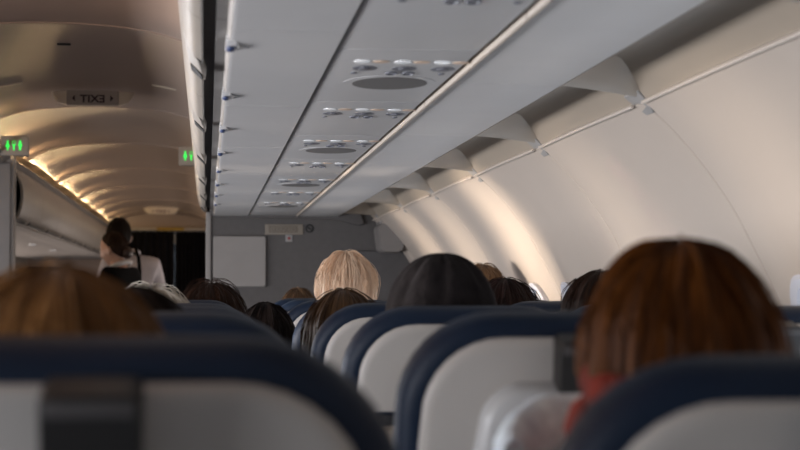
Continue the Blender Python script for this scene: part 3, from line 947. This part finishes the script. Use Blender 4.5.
def make_seat():
    t = thing('airline_seat', '', 'seat')
    # leather back cushion: rounded slab, its rim shows around the shell
    g = MB().loft([back_ring(0.020, 0.0), back_ring(0.008, 0.003), back_ring(0.0, 0.015), back_ring(0.0, 0.045), back_ring(0.006, 0.062), back_ring(0.022, 0.076), back_ring(0.06, 0.084)]).xf(ML)
    g.build('backrest', M['navy'], t, angle=60)
    # headrest pad on the front
    o = rrect(0.27, 0.27, 0.17, 0.06, 6)
    g = MB().loft([[(u, 0.078, v + 0.565) for u, v in o], [(u, 0.098, v + 0.565) for u, v in o], [(u * 0.85, 0.108, 0.65 + (v - 0.085) * 0.85) for u, v in o]]).xf(ML)
    g.build('headrest', M['navy'], t, angle=60)
    # pale rear shell, upper part
    sh = lambda i, y: [(u, y, v) for u, v in [(a, b + (BL - 0.158) ) for a, b in rrect(SW + 0.006 - 0.05 - 2 * i, SW - 0.050 - 2 * i, 0.138 - i, 0.090 - i * 0.6, 8, 0.012)]]
    g = MB().loft([sh(0.0, 0.006), sh(0.0, -0.006), sh(0.003, -0.0095), sh(0.012, -0.011)]).xf(ML)
    s = g.build('back_shell', M['shell'], t, angle=50)
    # dark latch hanging under the rim
    o = rrect(0.060, 0.062, 0.066, 0.008, 4)
    g = MB().loft([[(u, -0.010, v + BL - 0.079) for u, v in o], [(u, -0.044, v + BL - 0.079) for u, v in o], [(u * 0.95, -0.049, 0.033 + (v - 0.033) * 0.95 + BL - 0.079) for u, v in o]]).xf(ML)
    lt_ = g.build('tray_latch', M['latch'], t)
    MB().box(-0.027, 0.027, -0.0515, -0.047, BL - 0.028, BL - 0.018).xf(ML).build('latch_lip', M['gap'], lt_, bevel=0.001)
    # rounded pocket housing that stands out of the back
    o = rrect(0.235, 0.225, 0.090, 0.050, 8, 0.012)
    z0 = BL - 0.158
    g = MB().loft([[(u, -0.006, v + z0) for u, v in o], [(u, -0.020, v + z0) for u, v in o], [(u * 0.975, -0.030, v * 0.97 + z0) for u, v in o], [(u * 0.90, -0.036, v * 0.90 + z0 + 0.002) for u, v in o]]).xf(ML)
    g.build('pocket_housing', M['hump'], t, angle=60)
    # lower back panel, tray table, literature pocket
    o = rrect(0.405, 0.395, BL - 0.175, 0.012, 4)
    g = MB().loft([[(u, 0.004, v + 0.01) for u, v in o], [(u, -0.006, v + 0.01) for u, v in o], [(u * 0.98, -0.008, v * 0.99 + 0.012) for u, v in o]]).xf(ML)
    g.build('back_panel', M['pocket'], t, angle=50)
    o = rrect(0.37, 0.37, 0.24, 0.02, 5)
    g = MB().loft([[(u, -0.008, v + 0.335) for u, v in o], [(u, -0.022, v + 0.335) for u, v in o], [(u * 0.98, -0.026, v * 0.98 + 0.338) for u, v in o]]).xf(ML)
    g.build('tray_table', M['tray'], t, angle=50)
    g = MB().loft([[(u, -0.009, v * 1.0 + 0.06) for u, v in o], [(u * 0.99, -0.034, v + 0.06) for u, v in o], [(u * 0.9, -0.04, v * 0.92 + 0.065) for u, v in o]]).xf(ML)
    g.build('literature_pocket', M['pocket'], t, angle=50)
    # bottom cushion, frame, legs, armrests
    MB().box(-0.215, 0.215, 0.20, 0.66, 0.31, 0.44).build('seat_cushion', M['navy'], t, bevel=0.035)
    MB().box(-0.22, 0.22, 0.20, 0.64, 0.27, 0.31).build('seat_frame', M['metal'], t, bevel=0.006)
    for sx in (-1, 1):
        MB().loft([[(sx * 0.15 - 0.02, 0.27, 0.0), (sx * 0.15 + 0.02, 0.27, 0.0), (sx * 0.15 + 0.02, 0.33, 0.0), (sx * 0.15 - 0.02, 0.33, 0.0)],
                   [(sx * 0.15 - 0.015, 0.33, 0.27), (sx * 0.15 + 0.015, 0.33, 0.27), (sx * 0.15 + 0.015, 0.38, 0.27), (sx * 0.15 - 0.015, 0.38, 0.27)]]).build('leg', M['metal'], t, bevel=0.004)
        MB().box(sx * 0.236 - 0.009, sx * 0.236 + 0.009, 0.18, 0.56, 0.585, 0.63).build('armrest', M['latch'], t, bevel=0.008)
    return t


seat0 = make_seat()
used = [False]


def seat(x, y, label, group, sc=(1, 1, 1)):
    if not used[0]:
        used[0] = True
        tag(seat0, label, 'seat', group)
        seat0.location = (x, y, 0)
        seat0.scale = sc
        return seat0
    return dup(seat0, (x, y, 0), label, group, None, sc)


CA, CM, CW = X(-0.082), X(0.412), X(0.906)
D0, PT = 1.057, 0.779
row_y = lambda r: D0 + PT * r
SEATS = {
    ('A', 0): 'navy and grey seat nearest the camera at lower left, dark latch on its back',
    ('A', 1): 'navy seat right in front of the nearest left seat, rounded blue corner',
    ('M', 0): 'large navy and grey seat at lower right, in front of the red-brown bob',
    ('M', 1): 'navy-rimmed seat with a pale shell and dark latch, left of the red-brown bob',
    ('M', 2): 'navy-rimmed seat with a pale shell, in front of the hooded passenger',
    ('M', 3): 'navy-rimmed seat in front of the passenger with long brown hair',
    ('M', 4): 'narrow slice of navy seat left of the long brown hair',
    ('M', 5): 'navy seat under the white-blond head',
    ('M', 6): 'far navy seat just left of the white-blond head',
    ('M', 7): 'farthest navy seat showing left of the white-blond head',
    ('W', 2): 'navy and white window seat cut by the right edge, beside the red-brown bob',
    ('W', 3): 'blue window seat in front of the dark head beside the bright sidewall',
    ('W', 4): 'blue window seat with a reddish top edge beside the bright sidewall',
    ('W', 5): 'far blue window seat behind the hooded head',
    ('W', 6): 'farthest window seat, in front of the small brown head',
    ('A', 2): 'navy aisle seat hidden behind the rounded blue seat corner',
    ('A', 3): 'navy aisle seat in front of the white-haired passenger',
    ('A', 5): 'navy aisle seat below the dark brown hair by the bulkhead panel',
}
for (c, r_), lab in SEATS.items():
    xx = {'A': CA, 'M': CM, 'W': CW}[c]
    sc = (1, 1, 1.0)
    if r_ == 0:
        sc = (1, 1, 0.982 if c == 'M' else 0.994)
        xx += 0.012 if c == 'M' else 0.013
    seat(xx, row_y(r_), lab, 'seats of the right-hand block', sc)
FS = ['nearest behind the partition', 'second behind the partition', 'third behind the partition']
for i in range(3):
    seat(-0.52 - 0.0 * i, 11.2 + 0.95 * i, 'tall grey seat top across the aisle, ' + FS[i], 'seats of the left-hand block', (1.1, 1, 1.16))

# ================================================================== PEOPLE
def skin_mesh(joints, edges, voxel, extra=None, sub=2):
    """grow one continuous surface over a skeleton: joints {name: (pos, radius)}"""
    names = list(joints)
    me = bpy.data.meshes.new('sk')
    me.from_pydata([joints[n_][0] for n_ in names], [(names.index(a), names.index(b)) for a, b in edges], [])
    o = bpy.data.objects.new('sk', me)
    COL.objects.link(o)
    o.modifiers.new('skin', 'SKIN')
    for i, n_ in enumerate(names):
        r_ = joints[n_][1]
        d = me.skin_vertices[0].data[i]
        d.radius = (r_, r_) if not isinstance(r_, tuple) else r_
        d.use_root = (i == 0)
    sm = o.modifiers.new('sub', 'SUBSURF')
    sm.levels = sm.render_levels = sub
    dg = bpy.context.evaluated_depsgraph_get()
    m2 = bpy.data.meshes.new_from_object(o.evaluated_get(dg))
    bpy.data.objects.remove(o)
    if extra is None and not voxel:
        return m2
    bm = bmesh.new()
    bm.from_mesh(m2)
    if extra:
        for vs, fs in extra:
            nv = [bm.verts.new(p_) for p_ in vs]
            for f in fs:
                try:
                    bm.faces.new([nv[q] for q in f])
                except ValueError:
                    pass
    bmesh.ops.remove_doubles(bm, verts=bm.verts, dist=1e-6)
    bmesh.ops.recalc_face_normals(bm, faces=bm.faces)
    m3 = bpy.data.meshes.new('rm')
    bm.to_mesh(m3)
    bm.free()
    if not voxel:
        return m3
    o = bpy.data.objects.new('rm', m3)
    COL.objects.link(o)
    md = o.modifiers.new('rm', 'REMESH')
    md.mode = 'VOXEL'
    md.voxel_size = voxel
    ms = o.modifiers.new('sm', 'SMOOTH')
    ms.iterations = 3
    dg = bpy.context.evaluated_depsgraph_get()
    m4 = bpy.data.meshes.new_from_object(o.evaluated_get(dg))
    bpy.data.objects.remove(o)
    return m4


def head_geo(c, k=1.0, yaw=0.0, nod=0.0):
    """head facing +Y about centre c with brow, nose, mouth, chin and ears"""
    mx = Matrix.Translation(c) @ Matrix.Rotation(yaw, 4, 'Z') @ Matrix.Rotation(nod, 4, 'X')
    nu, nv = 48, 36
    vs, fs = [], []
    bumps = [((0, .98, -.20), .024, .10), ((0, .97, -.02), .010, .10), ((.36, .88, .02), -.007, .13), ((-.36, .88, .02), -.007, .13), ((0, .93, .22), .004, .25), ((0, .90, -.52), .006, .10), ((0, .88, -.60), .003, .08), ((0, .70, -.86), .010, .20), ((.55, .72, -.22), .004, .2), ((-.55, .72, -.22), .004, .2)]
    for i in range(nv + 1):
        t_ = PI * i / nv
        for j in range(nu):
            a = 2 * PI * j / nu
            d = Vector((math.sin(t_) * math.cos(a), math.sin(t_) * math.sin(a), math.cos(t_)))
            rx, ry, rz = 0.074, 0.094, 0.114
            if d.z < 0:
                rx *= 1 - 0.24 * (-d.z) ** 1.2
                if d.y < 0:
                    ry *= 1 - 0.20 * (-d.z)
            q = Vector((d.x * rx, d.y * ry, d.z * rz))
            for (b, amp, sg) in bumps:
                e = (d - Vector(b).normalized()).length
                q += d * amp * math.exp(-(e / sg) ** 2 / 1.0)
            vs.append(mx @ (q * k))
    for i in range(nv):
        for j in range(nu):
            j2 = (j + 1) % nu
            fs.append((i * nu + j, (i + 1) * nu + j, (i + 1) * nu + j2, i * nu + j2))
    out = [(vs, fs)]
    for sx in (-1, 1):
        e = MB().ellipsoid((0, 0, 0), 0.012, 0.020, 0.032, 12, 8)
        ev = [mx @ ((Matrix.Rotation(sx * R(20), 4, 'Z') @ Vector(p_) + Vector((sx * 0.076, -0.008, -0.012))) * k) for p_ in e.v]
        out.append((ev, e.f))
    return out


HC = 1.195                                       # head centre of the seated figure, crown at 1.31
SIT = {
    'pelvis': ((0, 0.13, 0.560), 0.125), 'waist': ((0, 0.075, 0.70), 0.120), 'chest': ((0, 0.025, 0.88), 0.128), 'neck0': ((0, 0.0, 1.025), 0.070), 'neck1': ((0, 0.0, 1.10), 0.054), 'skull': ((0, 0.005, 1.19), 0.06),
    'sh_l': ((-0.142, 0.01, 0.985), 0.060), 'el_l': ((-0.172, 0.08, 0.735), 0.041), 'wr_l': ((-0.12, 0.31, 0.665), 0.028), 'ha_l': ((-0.08, 0.375, 0.645), 0.030),
    'sh_r': ((0.142, 0.01, 0.985), 0.060), 'el_r': ((0.172, 0.08, 0.735), 0.041), 'wr_r': ((0.12, 0.31, 0.665), 0.028), 'ha_r': ((0.08, 0.375, 0.645), 0.030),
    'hp_l': ((-0.085, 0.17, 0.545), 0.085), 'kn_l': ((-0.10, 0.50, 0.52), 0.060), 'an_l': ((-0.10, 0.49, 0.12), 0.038), 'to_l': ((-0.10, 0.58, 0.045), 0.034),
    'hp_r': ((0.085, 0.17, 0.545), 0.085), 'kn_r': ((0.10, 0.50, 0.52), 0.060), 'an_r': ((0.10, 0.49, 0.12), 0.038), 'to_r': ((0.10, 0.58, 0.045), 0.034)}
EDG = [('pelvis', 'waist'), ('waist', 'chest'), ('chest', 'neck0'), ('neck0', 'neck1'), ('neck1', 'skull')]
for s_ in 'lr':
    EDG += [('chest', 'sh_' + s_), ('sh_' + s_, 'el_' + s_), ('el_' + s_, 'wr_' + s_), ('wr_' + s_, 'ha_' + s_), ('pelvis', 'hp_' + s_), ('hp_' + s_, 'kn_' + s_), ('kn_' + s_, 'an_' + s_), ('an_' + s_, 'to_' + s_)]
def finger_geo(J):
    out = []
    for s_, sg in (('l', -1), ('r', 1)):
        wr, ha = Vector(J['wr_' + s_][0]), Vector(J['ha_' + s_][0])
        f = (ha - wr).normalized()
        side = f.cross(Vector((0, 0, 1))).normalized()
        dn = side.cross(f)
        dn = dn if dn.z < 0 else -dn
        for q, ln in enumerate((0.068, 0.078, 0.072, 0.056)):
            b_ = ha + side * (0.0165 * (q - 1.5))
            g = MB().tube([b_, b_ + f * ln * 0.5 + dn * 0.004, b_ + f * ln * 0.8 + dn * 0.018, b_ + f * ln * 0.9 + dn * 0.034], [0.0095, 0.009, 0.0082, 0.0065], 8)
            out.append((g.v, g.f))
        th = wr + f * 0.03 - side * sg * 0.02
        g = MB().tube([th, th - side * sg * 0.026 + f * 0.02, th - side * sg * 0.030 + f * 0.052 + dn * 0.01], [0.012, 0.0105, 0.008], 8)
        out.append((g.v, g.f))
    return out


sit_body = skin_mesh(SIT, EDG, 0.008, head_geo(Vector((0, 0.005, HC))) + finger_geo(SIT))
sit_body.shade_smooth()


def clothes(J, names, grow, voxel=0.012):
    jj = {n_: (J[n_][0], J[n_][1] + grow) for n_ in names}
    ed = [(a, b) for a, b in EDG if a in jj and b in jj]
    m_ = skin_mesh(jj, ed, voxel, None)
    m_.shade_smooth()
    return m_


TOP = ['pelvis', 'waist', 'chest', 'neck0', 'sh_l', 'el_l', 'wr_l', 'sh_r', 'el_r', 'wr_r']
LEGS = ['pelvis', 'hp_l', 'kn_l', 'an_l', 'hp_r', 'kn_r', 'an_r']
sit_top = clothes(SIT, TOP, 0.012, 0.010)
sit_legs = clothes(SIT, LEGS, 0.009, 0.010)


def shared(name, me, m, parent):
    o = bpy.data.objects.new(name, me)
    COL.objects.link(o)
    if parent:
        o.parent = parent
    if not me.materials:
        me.materials.append(m)
    o.material_slots[0].link = 'OBJECT'
    o.material_slots[0].material = m
    return o


def hair_mesh(name, parent, m, c, seed=0, rx=0.090, ry=0.108, rz=0.124, front=48, side=92, back=116, hang=0.0, flare=0.0, lock=0.006, strands=160, stray=0.010, nstray=40, up=0.0, sr=0.0009, part=0.0, yaw=0.0, fine=0.6):
    """a head of hair: a shell over the skull with locks, finished with separate strands"""
    rnd = random.Random(seed)
    nu, ns = 96, 30
    mx = Matrix.Translation(c) @ Matrix.Rotation(yaw, 4, 'Z')

    def tmax(a):                                   # a = 0 at the face
        ca = math.cos(a)
        if ca > 0:
            return R(side + (front - side) * ca ** 0.8)
        return R(side + (back - side) * (-ca) ** 0.7)

    def P(a, s, out=0.0, jit=0.0):
        tm = tmax(a)
        tot = tm + (hang / 0.11 if math.cos(a) < 0.55 else hang / 0.11 * max(0, 1 - (math.cos(a) - 0.55) * 3))
        t_ = s * tot
        th = min(t_, max(tm, R(95)) if hang else tm)
        th = min(th, R(100)) if hang else th
        d = Vector((math.sin(th) * math.sin(a), math.sin(th) * math.cos(a), math.cos(th)))
        q = Vector((d.x * rx, d.y * ry, d.z * rz))
        ext = max(0, t_ - th) * 0.11
        q.z -= ext
        q.x += math.sin(a) * flare * ext
        q.y += math.cos(a) * flare * ext * 0.6
        n_ = noise.noise(Vector((math.sin(a) * 4.5 + seed * 7, math.cos(a) * 4.5, s * 1.6 + seed))) * 1.3 + fine * noise.noise(Vector((math.sin(a) * 14 + seed, math.cos(a) * 14, s * 2.0 + 3)))
        amp = lock * min(1, s * 4)
        q += d * (amp * n_ + out + up * (1 if s < 0.3 else 0.3) * abs(noise.noise(Vector((a * 3, seed, 1)))))
        if part and th < R(40):
            q.z -= part * math.exp(-(d.x / 0.10) ** 2)
        return mx @ q
    bm = bmesh.new()
    uvl = bm.loops.layers.uv.new('UVMap')
    grid = []
    for i in range(ns + 1):
        grid.append([bm.verts.new(P(2 * PI * j / nu, max(0.004, i / ns))) for j in range(nu)])
    for i in range(ns):
        for j in range(nu):
            j2 = (j + 1) % nu
            f = bm.faces.new((grid[i][j], grid[i + 1][j], grid[i + 1][j2], grid[i][j2]))
            for lp, (uu, vv) in zip(f.loops, ((j, i), (j, i + 1), (j + 1, i + 1), (j + 1, i))):
                lp[uvl].uv = (uu / nu, vv / ns)
    f = bm.faces.new(grid[0])
    # inner return so that the shell has depth at its lower edge
    low = [bm.verts.new(P(2 * PI * j / nu, 1.0, -0.010)) for j in range(nu)]
    mid = [bm.verts.new(P(2 * PI * j / nu, 0.8, -0.014)) for j in range(nu)]
    for j in range(nu):
        j2 = (j + 1) % nu
        for quad, vv in (((grid[ns][j], low[j], low[j2], grid[ns][j2]), 0.98), ((low[j], mid[j], mid[j2], low[j2]), 0.9)):
            f = bm.faces.new(quad)
            for lp, uu in zip(f.loops, (j, j, j + 1, j + 1)):
                lp[uvl].uv = (uu / nu, vv)
    # strands lying on the surface, and a few standing off it
    for q in range(strands + nstray):
        a = rnd.uniform(0, 2 * PI)
        s0 = rnd.uniform(0.0, 0.55)
        s1 = min(1.0, s0 + rnd.uniform(0.3, 0.6))
        st = q >= strands
        off = rnd.uniform(0.0, stray) if st else rnd.uniform(-0.001, 0.003)
        da = rnd.uniform(-0.22, 0.22)
        pts = []
        for e in range(7):
            f_ = e / 6
            pts.append(P(a + da * f_, s0 + (s1 - s0) * f_, 0.001 + off * math.sin(PI * min(1, f_ * 0.8 + 0.2)) if st else off))
        tb = MB().tube(pts, [sr] * 6 + [sr * 0.3], 4, False)
        vv = [bm.verts.new(p_) for p_ in tb.v]
        for fc in tb.f:
            f = bm.faces.new([vv[z_] for z_ in fc])
            for lp in f.loops:
                lp[uvl].uv = (a / (2 * PI) + rnd.uniform(-0.002, 0.002), 0.5)
    bmesh.ops.recalc_face_normals(bm, faces=bm.faces)
    me = bpy.data.meshes.new(name)
    bm.to_mesh(me)
    bm.free()
    me.shade_smooth()
    return finish(name, me, m, parent, True, None, 0, 80)


def passenger(label, px, py, Y, top_mat, hm, seed, skin='skin', hk=1.0, hairname='hair', **hp):
    """a seated passenger whose crown the photograph shows at (px, py)"""
    q = at(px, py, Y)
    t = thing('person', label, 'person', (q.x, q.y, 0), 0, 'seated passengers')
    sc = (q.z - 0.008) / 1.31
    b = shared('body', sit_body, M[skin], t)
    c_ = shared('top', sit_top, M[top_mat], t)
    l_ = shared('trousers', sit_legs, M['jacket'], t)
    for o in (b, c_, l_):
        o.scale = (hk, hk if hk < 1 else 1, sc)
    hz = HC * sc
    if hm:
        d = dict(rx=0.090 * hk, ry=0.108 * hk, rz=(q.z - hz))
        d.update(hp)
        hair_mesh(hairname, t, hm, Vector((0, 0.003, hz)), seed, **d)
    return t


HM = {
    'golden': hair_mat('golden_brown_hair', (0.075, 0.034, 0.010), (0.25, 0.118, 0.036), 0.5, 0.2),
    'dark': hair_mat('near_black_hair', (0.004, 0.0025, 0.002), (0.011, 0.006, 0.0045), 0.6, 0.12),
    'white': hair_mat('white_hair', (0.42, 0.39, 0.33), (0.66, 0.63, 0.56), 0.6),
    'brown': hair_mat('dark_brown_hair', (0.009, 0.004, 0.0025), (0.034, 0.0135, 0.006), 0.55, 0.15),
    'blond': hair_mat('white_blond_hair', (0.66, 0.43, 0.27), (0.92, 0.76, 0.60), 0.55),
    'long': hair_mat('long_brown_hair', (0.024, 0.011, 0.005), (0.085, 0.044, 0.018), 0.5, 0.18),
    'red': hair_mat('red_brown_hair', (0.024, 0.006, 0.0015), (0.175, 0.055, 0.006), 0.55, 0.12),
    'auburn': hair_mat('black_auburn_hair', (0.006, 0.0025, 0.0025), (0.022, 0.007, 0.0055), 0.55, 0.15),
    'mid': hair_mat('mid_brown_hair', (0.05, 0.026, 0.013), (0.12, 0.07, 0.036)),
}
passenger('passenger with golden brown hair, blurred, behind the nearest left seat', 57, 269, 1.36, 'jumper', HM['golden'], 1, hang=0.06, rx=0.094, ry=0.112, nstray=30)
passenger('passenger with almost black hair, just right of the golden brown head', 129, 288, 2.10, 'jumper', HM['dark'], 2, rx=0.092)
passenger('passenger with fluffy white hair behind the almost black head', 151, 290, 3.64, 'jumper', HM['white'], 3, nstray=200, stray=0.02, lock=0.009)
passenger('passenger with dark brown hair in front of the pale bulkhead panel', 211, 284, 5.17, 'jumper', HM['brown'], 4, rx=0.104, nstray=120, stray=0.022, hang=0.04)
passenger('small passenger with dark smooth hair beside the blue seat corner', 266, 303, 4.40, 'jumper', HM['dark'], 5, hk=0.86, nstray=10)
passenger('passenger with long straight brown hair leaning between two seats', 343, 290, 3.63, 'jumper', HM['long'], 6, hang=0.22, rx=0.086, flare=0.25, nstray=40)
passenger('passenger with short white-blond hair and pink scalp, in front of the bulkhead', 346, 254, 5.17, 'jumper', HM['blond'], 7, 'scalp', nstray=500, stray=0.012, strands=500, part=0.003, lock=0.006, fine=1.0, back=118, up=0.006, sr=0.0007, rx=0.094)
passenger('small mid-brown head far off between seats, left of the white-blond head', 298, 289, 6.74, 'jumper', HM['mid'], 8, hk=0.9)
passenger('passenger with dark auburn-black hair right of the charcoal hood', 506, 279, 4.40, 'jumper', HM['auburn'], 9)
passenger('passenger with mid-brown hair far behind the charcoal hood', 483, 265, 5.95, 'jumper', HM['mid'], 10)
passenger('passenger with dark brown hair by the sidewall, left of the red-brown bob', 604, 272, 3.62, 'jumper', HM['brown'], 11, rx=0.098)
# hooded passenger
q = at(442, 253, 2.86)
t = passenger('passenger with a charcoal hood pulled up over the head', 442, 256, 2.86, 'hood', None, 12)
hz = HC * (q.z - 0.008) / 1.31
hm_ = hair_mesh('hood', t, M['hood'], Vector((0, 0.0, hz)), 12, rx=0.098, ry=0.125, rz=q.z - hz, front=55, side=108, back=112, hang=0.16, flare=0.35, lock=0.0055, fine=0.15, strands=0, nstray=0)
# big red-brown bob in the foreground
t = passenger('passenger with a large red-brown bob, blurred, at the right foreground', 681, 242, 1.44, 'knit', HM['red'], 13, hang=0.012, rx=0.092, ry=0.105, flare=0.1, lock=0.007, nstray=30, stray=0.006, front=45)
q = at(681, 242, 1.44)
g = MB()
hz = HC * (q.z - 0.008) / 1.31
for k_, (rr, zz, tr) in enumerate(((0.070, 1.118, 0.022), (0.080, 1.085, 0.025), (0.088, 1.050, 0.026))):
    g.tube([(rr * math.cos(a) * 1.05, rr * math.sin(a) - 0.022, zz + 0.008 * math.sin(a * 3 + k_)) for a in [2 * PI * q_ / 28 for q_ in range(29)]], tr, 10)
g.build('scarf', M['scarf'], t)
p = thing('neck_pillow', 'pale blue-grey speckled neck pillow beside the red-brown bob', 'neck pillow', (q.x, q.y, 0))
ts_ = [R(-120 + 300 * q_ / 30) for q_ in range(31)]
g = MB().tube([(0.140 * math.cos(a), 0.05 + 0.115 * math.sin(a), 0.0) for a in ts_], [0.034 * (0.35 + 0.65 * min(1, math.sin(PI * q_ / 30) * 2.2)) for q_ in range(31)], 14)
g.xf(Matrix.Translation((0, 0, 1.05)) @ Matrix.Diagonal((1, 1, 1.6, 1)))
g.build('cushion', M['knit'], p)


# ------------------------------------------------------------------ flight attendants standing in the aisle
def attendant(label, px, py, Y, rz, hgt, coat, legs, hm, seed, woman, hx=0.0, hd=0.0, hy=0.0):
    q = at(px, py, Y)
    k = hgt / 1.70
    t = thing('person', label, 'person', (q.x, q.y, 0), rz, 'cabin crew in the aisle')
    shw = 0.158 if woman else 0.158
    J = {'pelvis': ((0, 0, 0.95), 0.115), 'waist': ((0, 0.0, 1.08), 0.100 if woman else 0.115), 'chest': ((0, 0.01, 1.27), 0.115 if woman else 0.13), 'neck0': ((0, 0.0, 1.405), 0.062), 'neck1': ((hx * 0.5, 0.015 + hy * 0.5, 1.475 - hd * 0.5), 0.050), 'skull': ((hx, 0.03 + hy, 1.575 - hd), 0.06)}
    for s_, sg in (('l', -1), ('r', 1)):
        J['sh_' + s_] = ((sg * shw, 0.0, 1.365 if woman else 1.315), 0.058)
        J['el_' + s_] = ((sg * (shw + 0.05), 0.02, 1.09), 0.042)
        J['wr_' + s_] = ((sg * (shw - 0.02), 0.22, 1.02), 0.028)
        J['ha_' + s_] = ((sg * (shw - 0.05), 0.29, 1.02), 0.030)
        J['hp_' + s_] = ((sg * 0.085, 0, 0.90), 0.085)
        J['kn_' + s_] = ((sg * 0.085, 0.01, 0.50), 0.058)
        J['an_' + s_] = ((sg * 0.08, -0.01, 0.10), 0.038)
        J['to_' + s_] = ((sg * 0.085, 0.10, 0.035), 0.033)
    hc = Vector((hx, 0.03 + hy, 1.585 - hd))
    nod = R(-14) if woman else R(-10)
    me = skin_mesh(J, EDG, 0.0065, head_geo(hc, 1.0, 0.0, nod) + finger_geo(J))
    me.transform(Matrix.Scale(k, 4))
    me.shade_smooth()
    shared('body', me, M['skin'], t)
    for nm, names, gr, mm in (('jacket' if woman else 'shirt', TOP, 0.013, coat), ('trousers', LEGS, 0.012, legs)):
        m_ = clothes(J, names, gr, 0.010)
        m_.transform(Matrix.Scale(k, 4))
        shared(nm, m_, M[mm], t)
    # collar
    g = MB().tube([(hx * 0.2 + 0.066 * math.cos(a), 0.066 * math.sin(a) - 0.002, (1.432 if woman else 1.395) + 0.020 * -math.sin(a)) for a in [2 * PI * q_ / 24 for q_ in range(25)]], 0.016 if woman else 0.013, 8)
    g.xf(Matrix.Scale(k, 4)).build('collar', M['collar' if woman else 'shirt'], t)
    for sx in (-1, 1):
        e = MB().ellipsoid((0, 0, 0), 0.0095, 0.0095, 0.0085, 12, 8)
        mm = Matrix.Scale(k, 4) @ Matrix.Translation(hc) @ Matrix.Rotation(nod, 4, 'X') @ Matrix.Translation((sx * 0.029, 0.0795, 0.004))
        e.xf(mm).build('eye', M['eye'], t)
    h = hair_mesh('hair', t, HM[hm], hc * k + Vector((0, -0.004, 0.004)), seed, rx=0.084 * k, ry=0.104 * k, rz=0.121 * k, front=52, side=84, back=122, lock=0.004, nstray=10)
    if woman:
        b = MB().ellipsoid((0, hc.y - 0.112, 1.560 - hd), 0.042, 0.036, 0.042, 18, 12)
        for q_ in range(3):
            b.ring((0, 0, 0), 0.018 + 0.012 * q_, 0.009, 1.0, 20, 6) if False else None
        b.xf(Matrix.Scale(k, 4)).build('hair_bun', M['brunhair'], t)
    else:
        # dark strap over the right shoulder
        MB().tube([(0.030, -0.155, 1.10), (0.030, -0.150, 1.27), (0.028, -0.118, 1.37), (0.02, -0.06, 1.425), (0.02, 0.05, 1.42), (0.02, 0.145, 1.27)], 0.013, 8).xf(Matrix.Scale(k, 4)).build('strap', M['jacket'], t)
    return t


M['brunhair'] = mat('dark_brown_bun_hair', (0.030, 0.014, 0.009), 0.45, 0.4, 60)
attendant('woman in black jacket with white collar and hair bun, standing in the aisle', 121, 228, 11.4, R(62), 1.648, 'jacket', 'jacket', 'brown', 21, True, 0, 0.045, 0.03)
attendant('dark-haired man in pale lilac-grey shirt with dark strap, standing behind the woman', 131, 223, 12.05, R(14), 1.80, 'shirt', 'jacket', 'dark', 22, False, -0.068, 0.07, 0.05)
